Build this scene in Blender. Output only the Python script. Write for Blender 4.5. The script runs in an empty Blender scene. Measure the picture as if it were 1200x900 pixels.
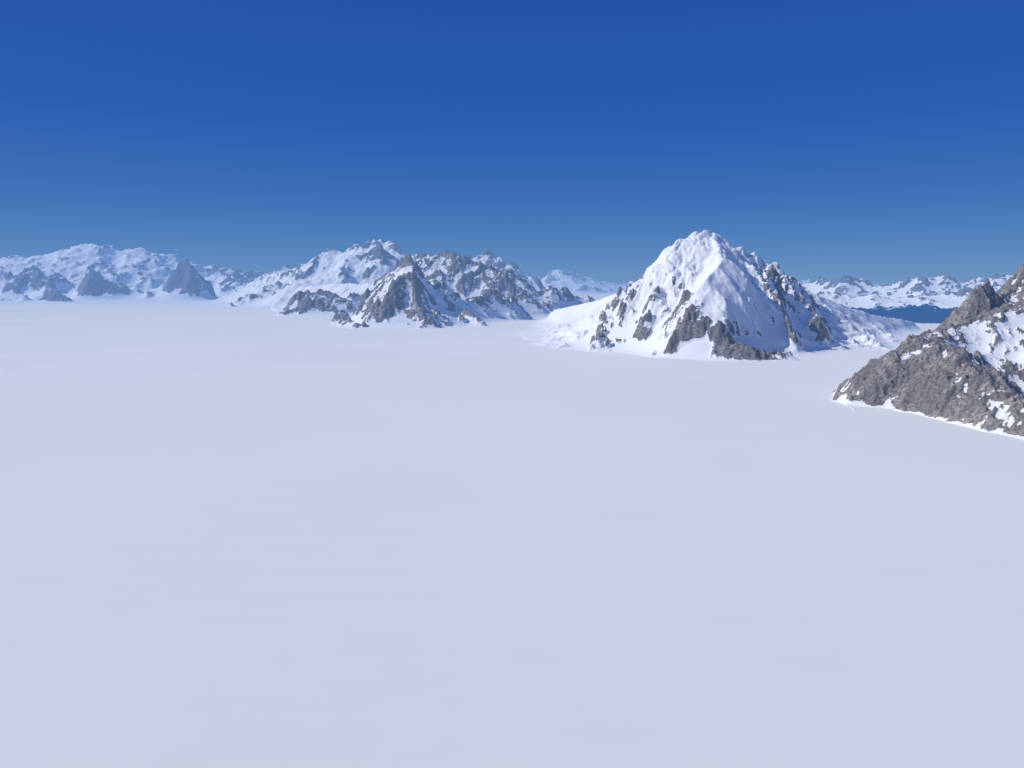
import bpy, math, numpy as np
from mathutils import Vector
# ------------------------------------------------------------------ camera
F=924.0; HZ=331.0
TH=math.atan((450-HZ)/F); CT,ST=math.cos(TH),math.sin(TH)
CAMZ=10.0     # 1 unit = 100 m, eye 1000 m above the icefield
cam=bpy.data.cameras.new("camera"); cam.sensor_width=36; cam.lens=F/1200*36
cam.clip_start=0.1; cam.clip_end=8000
co=bpy.data.objects.new("camera",cam); bpy.context.scene.collection.objects.link(co)
co.location=(0,0,CAMZ); co.rotation_euler=(math.pi/2-TH,0,0)
bpy.context.scene.camera=co
def P(px,py,d):
    a=(px-600)/F; b=(450-py)/F
    dy=CT+b*ST; dz=-ST+b*CT
    s=d/dy
    return (a*s, d, CAMZ+dz*s)
def proj(x,y,z):
    zz=z-CAMZ
    f=y*CT-zz*ST; u=y*ST+zz*CT
    return 600+F*x/f, 450-F*u/f

# ------------------------------------------------------------------ noise
rng=np.random.RandomState(7)
PERM=rng.permutation(512).astype(np.int64); PERM=np.concatenate([PERM,PERM,PERM])
ANG=rng.rand(512)*2*np.pi; GX=np.cos(ANG); GY=np.sin(ANG)
def perlin(x,y):
    xi=np.floor(x).astype(np.int64); yi=np.floor(y).astype(np.int64)
    xf=x-xi; yf=y-yi
    u=xf*xf*xf*(xf*(xf*6-15)+10); v=yf*yf*yf*(yf*(yf*6-15)+10)
    def g(ix,iy,dx,dy):
        h=PERM[(PERM[ix&511]+iy)&511]
        return GX[h]*dx+GY[h]*dy
    a=g(xi,yi,xf,yf); b=g(xi+1,yi,xf-1,yf); c=g(xi,yi+1,xf,yf-1); d=g(xi+1,yi+1,xf-1,yf-1)
    return 1.5*((a+(b-a)*u)+((c+(d-c)*u)-(a+(b-a)*u))*v)
def fbm(x,y,o=5,g=0.5,l=2.03):
    s=0;a=1;t=0
    for i in range(o):
        s=s+a*perlin(x+17.3*i,y-9.1*i); t+=a; a*=g; x=x*l; y=y*l
    return s/t
def ridged(x,y,o=6,g=0.52,l=2.07):
    s=0;a=1;t=0;w=1.0
    for i in range(o):
        n=1-np.abs(perlin(x+31.7*i,y+11.9*i))*1.25; n=n*n
        s=s+a*n*w; t+=a; w=np.clip(n*1.3,0,1); a*=g; x=x*l; y=y*l
    return s/t
def billow(x,y,o=4,g=0.45,l=2.1):
    s=0;a=1;t=0
    for i in range(o):
        s=s+a*np.abs(perlin(x+31.7*i,y+11.9*i)); t+=a; a*=g; x=x*l; y=y*l
    return s/t
def sst(a,b,x):
    t=np.clip((x-a)/(b-a),0,1); return t*t*(3-2*t)
def smax(a,b,k):
    h=np.clip(0.5+0.5*(a-b)/k,0,1)
    return b+(a-b)*h+k*h*(1-h)
def gauss(A,sig):
    p=int(sig*3)+1
    B=np.pad(A,p,mode='edge')
    fy=np.fft.fftfreq(B.shape[0])[:,None]; fx=np.fft.rfftfreq(B.shape[1])[None,:]
    G=np.exp(-2*(np.pi**2)*(sig**2)*(fx*fx+fy*fy))
    return np.fft.irfft2(np.fft.rfft2(B)*G,s=B.shape)[p:-p,p:-p]

# ------------------------------------------------------------------ materials
SUN=Vector((-0.97,-0.02,0)).normalized(); EL=math.radians(41)
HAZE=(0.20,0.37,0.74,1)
def N(nt,t,**k):
    n=nt.nodes.new(t)
    for a,b in k.items(): setattr(n,a,b)
    return n
def M(nt,op,a,b=None,c=None,clamp=False):
    n=N(nt,'ShaderNodeMath',operation=op,use_clamp=clamp)
    for i,v in enumerate((a,b,c)):
        if v is None: continue
        if isinstance(v,(int,float)): n.inputs[i].default_value=v
        else: nt.links.new(v,n.inputs[i])
    return n.outputs[0]
def noise(nt,vec,scale,detail=6,rough=0.55,dist=0):
    n=N(nt,'ShaderNodeTexNoise'); n.inputs['Scale'].default_value=scale
    n.inputs['Detail'].default_value=detail; n.inputs['Roughness'].default_value=rough
    n.inputs['Distortion'].default_value=dist
    nt.links.new(vec,n.inputs['Vector']); return n.outputs['Fac']
def mapr(nt,v,a,b,c=0,d=1,smooth=True):
    n=N(nt,'ShaderNodeMapRange',interpolation_type='SMOOTHSTEP' if smooth else 'LINEAR')
    nt.links.new(v,n.inputs['Value'])
    for k,x in zip(('From Min','From Max','To Min','To Max'),(a,b,c,d)): n.inputs[k].default_value=x
    return n.outputs[0]
def mixc(nt,f,a,b):
    n=N(nt,'ShaderNodeMix',data_type='RGBA')
    if isinstance(f,(int,float)): n.inputs['Factor'].default_value=f
    else: nt.links.new(f,n.inputs['Factor'])
    for i,v in ((6,a),(7,b)):
        if isinstance(v,tuple): n.inputs[i].default_value=v
        else: nt.links.new(v,n.inputs[i])
    return n.outputs[2]
S1=(0.785,0.80,0.765,1); S2=(0.82,0.83,0.80,1)
def terrain_mat(name,fs,rockA,rockB,rockC,hazeL,bump=0.3,ice=False,zs=2.2,strata=None,haze=HAZE):
    m=bpy.data.materials.new(name); m.use_nodes=True; nt=m.node_tree; nt.nodes.clear()
    out=N(nt,'ShaderNodeOutputMaterial'); geo=N(nt,'ShaderNodeNewGeometry')
    pos=geo.outputs['Position']
    bs=N(nt,'ShaderNodeBsdfDiffuse'); bs.inputs['Roughness'].default_value=0.0
    mp=N(nt,'ShaderNodeMapping'); mp.inputs['Scale'].default_value=(1,1,zs)
    if strata:
        mr=N(nt,'ShaderNodeMapping'); mr.inputs['Rotation'].default_value=strata
        nt.links.new(pos,mr.inputs['Vector']); nt.links.new(mr.outputs[0],mp.inputs['Vector'])
    else: nt.links.new(pos,mp.inputs['Vector'])
    st=mp.outputs[0]
    if ice:
        n1=noise(nt,pos,0.03,2,0.5)
        mp.inputs['Scale'].default_value=(0.35,1.4,1); mp.inputs['Rotation'].default_value=(0,0,0.5)
        n3=noise(nt,st,0.5,3,0.65)
        col=mixc(nt,mapr(nt,n1,0.3,0.7),S1,S2)
        col=mixc(nt,mapr(nt,n3,0.35,0.75,0,0.35),col,(0.755,0.77,0.75,1))
        nt.links.new(col,bs.inputs['Color'])
        h=n3
        bp=N(nt,'ShaderNodeBump'); bp.inputs['Strength'].default_value=0.3; bp.inputs['Distance'].default_value=0.06
    else:
        at=N(nt,'ShaderNodeAttribute',attribute_name='rock')
        nA=noise(nt,st,0.6/fs,5,0.70,0)
        nB=noise(nt,pos,2.6/fs,2,0.65)
        v=M(nt,'ADD',at.outputs['Fac'],M(nt,'MULTIPLY',M(nt,'SUBTRACT',nA,0.5),1.7))
        v=M(nt,'ADD',v,M(nt,'MULTIPLY',M(nt,'SUBTRACT',nB,0.5),0.8))
        fac=mapr(nt,v,0.46,0.54)
        nC=noise(nt,st,1.5/fs,4,0.72,0)
        nL=noise(nt,st,0.16/fs,2,0.6)
        rc=mixc(nt,mapr(nt,nC,0.40,0.60),rockA,rockB)
        rc=mixc(nt,mapr(nt,nA,0.42,0.60,0,0.6),rc,rockC)
        rc=mixc(nt,mapr(nt,nL,0.42,0.58,0,0.5),rc,rockA)
        sc=mixc(nt,mapr(nt,nA,0.3,0.7),(0.82,0.84,0.84,1),(0.87,0.88,0.88,1))
        col=mixc(nt,fac,sc,rc)
        nt.links.new(col,bs.inputs['Color'])
        h=M(nt,'MULTIPLY',M(nt,'ADD',M(nt,'MULTIPLY',nC,0.7),nA),mapr(nt,fac,0,1,0.12,1.0))
        bp=N(nt,'ShaderNodeBump'); bp.inputs['Strength'].default_value=bump; bp.inputs['Distance'].default_value=fs*1.6
    nt.links.new(h,bp.inputs['Height']); nt.links.new(bp.outputs[0],bs.inputs['Normal'])
    # aerial perspective painted on: haze emission mixed in by distance from world origin
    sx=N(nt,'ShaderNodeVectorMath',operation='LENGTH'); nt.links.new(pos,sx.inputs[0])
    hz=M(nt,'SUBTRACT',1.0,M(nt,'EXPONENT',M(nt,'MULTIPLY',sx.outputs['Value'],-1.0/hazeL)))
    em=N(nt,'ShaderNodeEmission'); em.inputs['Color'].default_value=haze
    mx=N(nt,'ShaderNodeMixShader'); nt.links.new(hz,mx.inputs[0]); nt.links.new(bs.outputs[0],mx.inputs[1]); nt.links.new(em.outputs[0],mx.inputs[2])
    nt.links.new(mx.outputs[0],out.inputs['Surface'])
    return m

# ------------------------------------------------------------------ mesh
def grid_mesh(name,X,Y,Z,mat,attr=None):
    ny,nx=X.shape
    co_=np.stack([X,Y,Z],-1).reshape(-1,3).astype(np.float32)
    i=np.arange(ny*nx).reshape(ny,nx)
    q=np.stack([i[:-1,:-1],i[:-1,1:],i[1:,1:],i[1:,:-1]],-1).reshape(-1,4).astype(np.int32)
    me=bpy.data.meshes.new(name)
    me.vertices.add(len(co_)); me.vertices.foreach_set('co',co_.ravel())
    me.loops.add(q.size); me.loops.foreach_set('vertex_index',q.ravel())
    me.polygons.add(len(q)); me.polygons.foreach_set('loop_start',np.arange(0,q.size,4,dtype=np.int32))
    me.polygons.foreach_set('use_smooth',np.ones(len(q),dtype=bool))
    me.update(calc_edges=True)
    if attr is not None:
        a=me.attributes.new('rock','FLOAT','POINT'); a.data.foreach_set('value',attr.astype(np.float32).ravel())
    me.materials.append(mat)
    o=bpy.data.objects.new(name,me); bpy.context.scene.collection.objects.link(o); return o

B0=-1.5
def mountain(name,box,step,ridges,mat,seed=0,warp=(1,6),det=(2.0,7.0),rock=dict(),blobs=(),k=0.6,rnoise=0.25,
             snow=0.8,skirt=3.5,lump=0.4,crag=0.5,skf=0.9,crev=(),toe=1.5,calm=None):
    x0,x1,y0,y1=box
    X,Y=np.meshgrid(np.arange(x0,x1,step),np.arange(y0,y1,step))
    sx=X+seed*13.7; sy=Y-seed*7.3
    wa,ws=warp
    wx=X+wa*fbm(sx/ws,sy/ws,5); wy=Y+wa*fbm(sx/ws+50,sy/ws+20,5)
    rn=fbm(sx/(ws*0.8)+9,sy/(ws*0.8),4)
    Hh=np.full(X.shape,B0); RG=np.zeros(X.shape); RW=np.full(X.shape,1e-6)
    for r in ridges:
        pts=[P(*p) for p in r['p']]; s=r.get('s',0.9); e=r.get('e',1.3)
        best=np.full(X.shape,B0)
        for (ax,ay,az),(bx,by,bz) in zip(pts[:-1],pts[1:]):
            dx,dy=bx-ax,by-ay; L=dx*dx+dy*dy+1e-9
            t=np.clip(((wx-ax)*dx+(wy-ay)*dy)/L,0,1)
            rr=np.hypot(wx-ax-t*dx,wy-ay-t*dy)
            rr=np.maximum(rr*(1+rnoise*rn*2),0)
            z=np.maximum(az+(bz-az)*t,0.05)
            u=np.clip(1-rr*s/(z-B0),0,1)
            best=np.maximum(best,(z-B0)*u**e+B0)
        wgt=np.exp(np.clip(best-B0,0,40)*1.0/k)-1
        RG+=wgt*r.get('r',1.0); RW+=wgt
        Hh=smax(Hh,best,r.get('k',k))
    rough=RG/RW; rpos=np.maximum(rough,0)
    da,ds=det
    env=sst(B0,B0+da*2.5,Hh)*rpos
    if calm: env*=1-calm[2]*sst(calm[0],calm[1],Hh)
    qx=sx+0.25*ds*fbm(sx/ds*1.5,sy/ds*1.5+5,3); qy=sy+0.25*ds*fbm(sx/ds*1.5+40,sy/ds*1.5,3)
    rd=ridged(qx/ds+3,qy/ds,7)
    H0=Hh+env*da*(rd-0.40)
    SM=gauss(H0,snow/step)
    cvx=(H0-SM)/snow
    H1=smax(H0,SM+0.0*snow,0.10*snow)
    if calm:   # thick rime cap rounds off the summit
        c_=sst(calm[0],calm[1],H1)*0.75; H1=H1*(1-c_)+gauss(H1,0.35/step)*c_
    SK=gauss(np.maximum(H0,B0),skirt/step)*skf-0.05
    H1=smax(H1,SK,0.4*snow)
    H1+=lump*sst(2,9,H1)*rpos*(billow(sx/(ds*0.35),sy/(ds*0.35),3)-0.25)*(1-(0.35*sst(calm[0],calm[1],H1) if calm else 0))
    gy,gx=np.gradient(H1,step); sl=np.hypot(gx,gy)
    A=rock.get('bias',0.0)+rock.get('sk',0.35)*(sl-rock.get('s0',0.9))+rock.get('cv',0.9)*np.clip(cvx,-0.5,0.6)
    A+=rock.get('n',0.35)*fbm(sx/(ds*0.6)+70,sy/(ds*0.6),4)+rock.get('alt',0)*(H1/10)
    if calm: A-=0.6*sst(calm[0],calm[1],H1)
    A-=0.8*(1-np.clip(rough,-1,1))
    A-=rock.get('fill',0.5)*sst(0.0,0.5,SK-H0+0.2)
    PX,PY=proj(X,Y,H1)
    def hit(bx,by):
        dd=np.hypot(PX-bx,PY-by); msk=(dd<3)
        if not msk.any(): print("miss",name,bx,by); return None
        ii=np.argmin(np.where(msk,Y,1e9)); return X.flat[ii],Y.flat[ii]
    for (bx,by,rad,amt) in blobs:
        c=hit(bx,by)
        if c is None: continue
        rr=np.hypot(X-c[0],Y-c[1])/rad
        A+=amt*np.exp(-rr**2*1.2)
    A=np.clip(A,-0.8,1.2)
    cs=ds*0.22
    H1+=crag*sst(0.15,0.6,A)*sst(-0.2,0.6,H1)*(ridged(sx/cs+5,sy/cs,6,0.6)-0.35)
    for (bx,by,rad,amp,wl) in crev:     # crevassed ice falls
        c=hit(bx,by)
        if c is None: continue
        m_=np.exp(-(np.hypot(X-c[0],Y-c[1])/rad)**2*1.5)
        H1+=m_*amp*(billow((sx*0.4+0.3*sy)/wl,(sy*1.2-0.3*sx)/wl,4,0.55)-0.3)
    if toe:    # snow slopes ease out tangentially onto the icefield
        T=toe; low=np.where(H1>-0.3,T*(np.clip(H1+0.3,0,None)/(T+0.3))**1.7,H1+0.3)
        w_=(1-sst(0.1,0.6,A))*(1-sst(T*0.6,T,H1))
        H1=H1*(1-w_)+low*w_
    A-=1.5*(1-sst(-0.1,0.3,H1))
    return grid_mesh(name,X,Y,H1,mat,A)

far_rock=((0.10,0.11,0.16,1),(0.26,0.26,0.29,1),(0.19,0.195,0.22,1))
mid_rock=((0.12,0.115,0.125,1),(0.38,0.35,0.335,1),(0.30,0.27,0.255,1))
near_rock=((0.13,0.123,0.12,1),(0.42,0.385,0.36,1),(0.32,0.285,0.255,1))

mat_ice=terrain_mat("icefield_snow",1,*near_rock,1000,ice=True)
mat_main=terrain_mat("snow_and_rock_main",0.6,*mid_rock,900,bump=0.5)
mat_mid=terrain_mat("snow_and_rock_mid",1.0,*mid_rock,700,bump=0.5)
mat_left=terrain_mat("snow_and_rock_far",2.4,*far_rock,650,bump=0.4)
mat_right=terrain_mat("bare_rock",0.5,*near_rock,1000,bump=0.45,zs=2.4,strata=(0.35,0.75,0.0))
mat_forest=terrain_mat("forested_slope",3.0,(0.02,0.03,0.05,1),(0.035,0.05,0.07,1),(0.03,0.045,0.07,1),230,bump=0.4,haze=(0.07,0.20,0.53,1))  # dark tones stand in for shade, with its own bluer, denser haze emission

# main mountain
mountain("snowy_mountain",(-5,85,84,215),0.12,[
 dict(p=[(650,363,205),(700,352,165),(742,337,140),(758,325,134)],s=0.45,e=2.0,r=0.05,k=1.2),
 dict(p=[(756,328,134),(766,315,130),(776,300,128),(786,288,126),(797,277,125)],s=1.1,e=1.0,r=0.9,k=0.6),
 dict(p=[(803,275,125),(814,270,125),(832,270,125.5),(845,275,126)],s=1.35,e=0.72,r=0.7,k=0.6),
 dict(p=[(852,286,126.5),(870,290,128),(884,296,129),(893,307,130),(908,310,130),(918,323,132),(935,335,134)],s=1.1,e=0.95,r=0.9,k=0.6),
 dict(p=[(935,336,134),(975,353,142),(1020,369,152),(1070,377,165)],s=0.45,e=1.8,r=0.2,k=1.2),
 dict(p=[(834,276,124.5),(842,286,121),(846,299,118)],s=1.3,e=1.0,k=0.5,r=0.5),
 dict(p=[(848,300,117),(840,312,114),(828,326,110.5)],s=1.7,e=0.5,k=0.4,r=0.12),
 dict(p=[(806,342,110.5),(812,355,109),(820,368,107)],s=1.6,e=0.85,k=0.5,r=1.0),
 dict(p=[(822,372,108),(850,393,104),(880,403,102),(925,412,102)],s=0.85,e=0.9,r=1.2),
 dict(p=[(854,286,126),(884,314,122),(905,341,118),(918,365,114),(930,388,110)],s=1.6,e=1.0,r=0.9),
 dict(p=[(795,280,125),(782,310,122),(770,340,120)],s=1.1,e=1.1,r=0.6),
 dict(p=[(908,311,130),(938,350,124),(955,375,121)],s=1.0,e=1.2,r=0.8),
 dict(p=[(720,389,124),(740,384,123),(760,389,122)],s=0.7,e=0.9,r=1.2),
 dict(p=[(650,376,190),(700,380,150),(740,388,132),(790,402,116),(850,414,106)],s=0.13,e=2.0,r=-0.3,k=1.5),
 dict(p=[(900,405,110),(950,392,128),(1010,390,145),(1060,386,160)],s=0.16,e=1.8,r=-0.3,k=1.5),
],mat_main,seed=1,warp=(0.9,6),det=(2.0,5.5),snow=0.6,skirt=2.2,lump=2.4,rnoise=0.2,crag=0.7,toe=2.2,calm=(11,15,0.65),
 rock=dict(bias=0.14,s0=1.1,sk=0.30,n=0.45,alt=-0.22,cv=1.1),
 blobs=[(735,392,2.6,1.1),(860,412,3.5,1.0),(895,410,3.5,0.9),(822,375,3.0,0.7),(800,350,2.2,1.0),(905,314,2.0,1.2),(790,397,1.2,0.7),(812,362,2.2,0.7),(832,315,4,-.5),(760,345,4,-.5)],
 crev=[(1000,400,10,1.8,2.2),(960,388,6,1.4,1.8)])

# middle massif
mountain("snowy_mountain",(-85,50,145,310),0.25,[
 dict(p=[(425,381,176),(445,352,181),(465,327,186),(478,306,190),(500,322,193),(530,345,198),(560,350,204),(578,342,210),(600,350,215)],s=0.95,e=1.1),
 dict(p=[(478,306,190),(488,345,181),(500,372,175)],s=1.0,e=1.0),
 dict(p=[(530,345,198),(540,362,188),(560,372,183)],s=0.9,e=1.1),
 dict(p=[(332,364,245),(346,346,245),(360,339,246),(388,347,246),(402,349,246),(428,345,250),(445,352,255)],s=1.1,e=0.95),
 dict(p=[(440,330,270),(470,310,265),(500,296,262),(530,298,260),(560,309,258),(590,317,256),(612,327,255)],s=1.1,e=0.9),
 dict(p=[(440,332,270),(400,332,280),(350,336,290)],s=0.5,e=1.4,r=0.2),
 dict(p=[(580,350,225),(620,342,232),(650,337,240),(680,345,246),(700,352,250)],s=0.8,e=1.2,r=0.8),
],mat_mid,seed=4,warp=(2.2,10),det=(3.4,10),snow=1.0,skirt=4.0,lump=0.6,crag=1.2,toe=2,
 rock=dict(bias=0.06,s0=0.8,sk=0.35,n=0.45,alt=-0.05,cv=1.2),
 blobs=[(450,370,6,0.5),(480,345,7,0.4),(350,355,6,.6),(385,356,6,.6),(425,352,5,.5),(560,315,8,.6),(600,325,6,.6),(520,310,7,.4),(500,370,5,.3),(570,343,4,.4),(640,350,5,.5),(610,352,5,.4),(675,350,5,.5)])

# high snow domes behind the middle massif
mountain("snowy_mountain",(-150,70,290,470),0.5,[
 dict(p=[(290,330,390),(330,320,380),(370,303,365),(386,294,362),(402,297,360),(420,287,358),(436,281,357),(456,285,357),(472,296,358),(500,305,360),(540,306,365),(571,297,368),(600,316,372),(625,332,378)],s=0.6,e=1.2),
 dict(p=[(420,287,358),(400,318,335),(350,330,325)],s=0.5,e=1.2,r=.5),
 dict(p=[(436,281,357),(450,310,335)],s=0.6,e=1.2),
],mat_left,seed=9,warp=(4,20),det=(5,18),snow=2.0,skirt=6,lump=2.5,k=2,crag=1.5,toe=3,
 rock=dict(bias=-0.05,s0=0.8,sk=0.4,n=0.4,cv=1.2),blobs=[(432,296,6,.5),(455,300,6,.5),(590,312,9,.5)])

# left range
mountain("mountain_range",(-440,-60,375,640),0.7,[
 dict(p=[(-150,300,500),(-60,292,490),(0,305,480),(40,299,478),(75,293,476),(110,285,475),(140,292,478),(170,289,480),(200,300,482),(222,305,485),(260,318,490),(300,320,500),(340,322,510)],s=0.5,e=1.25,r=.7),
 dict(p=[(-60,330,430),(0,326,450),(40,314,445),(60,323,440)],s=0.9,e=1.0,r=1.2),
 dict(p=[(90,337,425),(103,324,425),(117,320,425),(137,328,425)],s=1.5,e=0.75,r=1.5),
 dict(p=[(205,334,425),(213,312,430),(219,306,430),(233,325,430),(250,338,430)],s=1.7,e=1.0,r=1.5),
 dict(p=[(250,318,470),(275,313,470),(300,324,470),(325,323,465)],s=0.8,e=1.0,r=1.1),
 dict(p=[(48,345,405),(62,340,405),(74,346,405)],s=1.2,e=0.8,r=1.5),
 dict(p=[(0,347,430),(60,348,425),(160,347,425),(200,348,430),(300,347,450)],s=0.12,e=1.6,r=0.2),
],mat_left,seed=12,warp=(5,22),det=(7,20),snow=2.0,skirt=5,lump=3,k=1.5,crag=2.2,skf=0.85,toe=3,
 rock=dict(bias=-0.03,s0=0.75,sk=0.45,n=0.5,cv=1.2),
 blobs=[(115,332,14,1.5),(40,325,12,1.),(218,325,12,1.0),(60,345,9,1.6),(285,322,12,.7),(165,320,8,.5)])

# right-hand distant range
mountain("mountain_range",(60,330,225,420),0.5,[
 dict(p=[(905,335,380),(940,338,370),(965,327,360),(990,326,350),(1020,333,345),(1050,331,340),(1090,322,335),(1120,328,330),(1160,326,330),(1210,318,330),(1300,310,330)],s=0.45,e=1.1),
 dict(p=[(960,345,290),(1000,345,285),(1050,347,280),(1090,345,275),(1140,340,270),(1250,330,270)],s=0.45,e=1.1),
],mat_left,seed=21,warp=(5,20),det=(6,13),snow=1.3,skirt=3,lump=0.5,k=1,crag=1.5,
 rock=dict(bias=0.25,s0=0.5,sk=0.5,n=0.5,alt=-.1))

# forested slope in front of it, shade and haze painted into its material
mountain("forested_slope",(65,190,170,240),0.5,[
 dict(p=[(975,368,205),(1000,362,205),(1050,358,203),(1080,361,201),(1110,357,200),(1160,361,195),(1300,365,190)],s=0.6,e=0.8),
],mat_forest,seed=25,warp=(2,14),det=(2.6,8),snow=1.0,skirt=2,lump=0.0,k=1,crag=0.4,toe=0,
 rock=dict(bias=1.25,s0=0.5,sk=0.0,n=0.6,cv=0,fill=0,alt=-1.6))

# far low ranges along the skyline
mountain("mountain_range",(-250,330,640,900),1.3,[
 dict(p=[(240,326,800),(330,325,800),(560,329,800),(640,324,760),(660,315,750),(682,322,755),(705,331,760),(760,332,770),(900,327,780),(960,329,780)],s=0.5,e=1.2),
],mat_left,seed=30,warp=(8,40),det=(10,28),snow=3,skirt=9,lump=0,k=2,crag=3,rock=dict(bias=0.25,s0=0.5,sk=0.5,n=0.5))

# right rock massif
mountain("rocky_mountain",(18,85,38,110),0.075,[
 dict(p=[(1034,442,65),(1050,410,67),(1075,396,68),(1100,389,69),(1132,373,71),(1180,360,72),(1260,350,72)],s=1.05,e=0.6,r=.8),
 dict(p=[(1134,362,75),(1143,333,75),(1148,330,75),(1158,334,76),(1170,343,77),(1185,342,78)],s=1.9,e=1.0,k=.3),
 dict(p=[(1185,342,78),(1194,326,79),(1202,306,80),(1250,262,84),(1330,250,88),(1450,300,95)],s=1.6,e=0.95),
 dict(p=[(1100,392,68),(1140,428,60.5),(1190,474,53),(1280,508,47)],s=0.95,e=0.6,r=.9),
 dict(p=[(1090,400,67),(1110,450,60)],s=1.0,e=0.6,r=.9),
 dict(p=[(1201,330,79),(1230,380,70),(1270,430,61)],s=1.1,e=0.9),
 dict(p=[(1003,450,71),(992,462,68),(993,472,64.5),(1004,484,60.5)],s=0.75,e=1.6,r=-2.5,k=.3),
],mat_right,seed=3,warp=(0.7,4),det=(1.2,3.6),snow=0.35,skirt=0.7,lump=0.0,k=0.8,rnoise=0.15,crag=0.4,toe=0,
 rock=dict(bias=0.84,s0=0.75,sk=0.25,n=0.8,cv=1.2,fill=0.4),blobs=[(1040,450,5,.5),(1150,345,3,.6),(1100,460,5,.3),(1135,400,2.0,-.4),(1165,395,2.5,-.5),(1190,385,3,-.5),(1170,450,2.0,-.4),(1190,435,2,-.4)])

# ------------------------------------------------------------------ icefield
nr,na=420,600
R=np.exp(np.linspace(math.log(1.0),math.log(6000),nr)); T=np.linspace(0,2*np.pi,na)
RR,TT=np.meshgrid(R,T,indexing='ij'); X=RR*np.sin(TT); Y=RR*np.cos(TT)
Z=0.16*fbm(X/60,Y/60,3)*sst(10,60,RR)*(1-sst(500,1500,RR))+0.02*fbm(X/6,Y/6,4)*(1-sst(100,300,RR))
grid_mesh("icefield",X,Y,Z,mat_ice)

# ------------------------------------------------------------------ light
sd=Vector((SUN.x*math.cos(EL),SUN.y*math.cos(EL),math.sin(EL)))
l=bpy.data.lights.new("sun",'SUN'); l.energy=3.5; l.angle=math.radians(0.5); l.color=(1,0.965,0.92)
lo=bpy.data.objects.new("sun",l); bpy.context.scene.collection.objects.link(lo)
lo.rotation_euler=sd.to_track_quat('Z','Y').to_euler()
w=bpy.data.worlds.new("World"); bpy.context.scene.world=w; w.use_nodes=True
nt=w.node_tree; nt.nodes.clear()
sky=N(nt,'ShaderNodeTexSky',sky_type='NISHITA'); sky.sun_disc=False
sky.sun_elevation=EL; sky.sun_rotation=math.atan2(SUN.x,SUN.y)
sky.altitude=3000; sky.air_density=1.0; sky.dust_density=0.0; sky.ozone_density=3.0
tc=N(nt,'ShaderNodeTexCoord'); sp=N(nt,'ShaderNodeSeparateXYZ'); nt.links.new(tc.outputs['Generated'],sp.inputs[0])
cr=N(nt,'ShaderNodeValToRGB'); nt.links.new(sp.outputs['Z'],cr.inputs[0])
stops=[(0.0,(0.125,0.27,0.53)),(0.03,(0.082,0.225,0.51)),(0.09,(0.036,0.152,0.465)),(0.19,(0.014,0.100,0.44)),(0.35,(0.011,0.078,0.39)),(1.0,(0.012,0.07,0.30))]
els=cr.color_ramp.elements
els[0].position=stops[0][0]; els[1].position=stops[-1][0]
els[0].color=(*stops[0][1],1); els[1].color=(*stops[-1][1],1)
for p_,c_ in stops[1:-1]:
    e=els.new(p_); e.color=(*c_,1)
sc_=N(nt,'ShaderNodeVectorMath',operation='SCALE'); sc_.inputs['Scale'].default_value=10.0
nt.links.new(cr.outputs[0],sc_.inputs[0])
mx=mixc(nt,0.94,sky.outputs[0],sc_.outputs[0])
bg=N(nt,'ShaderNodeBackground'); bg.inputs[1].default_value=0.1
o=N(nt,'ShaderNodeOutputWorld')
nt.links.new(mx,bg.inputs[0]); nt.links.new(bg.outputs[0],o.inputs[0])
sc=bpy.context.scene
sc.view_settings.view_transform='Standard'; sc.view_settings.look='None'; sc.view_settings.exposure=0
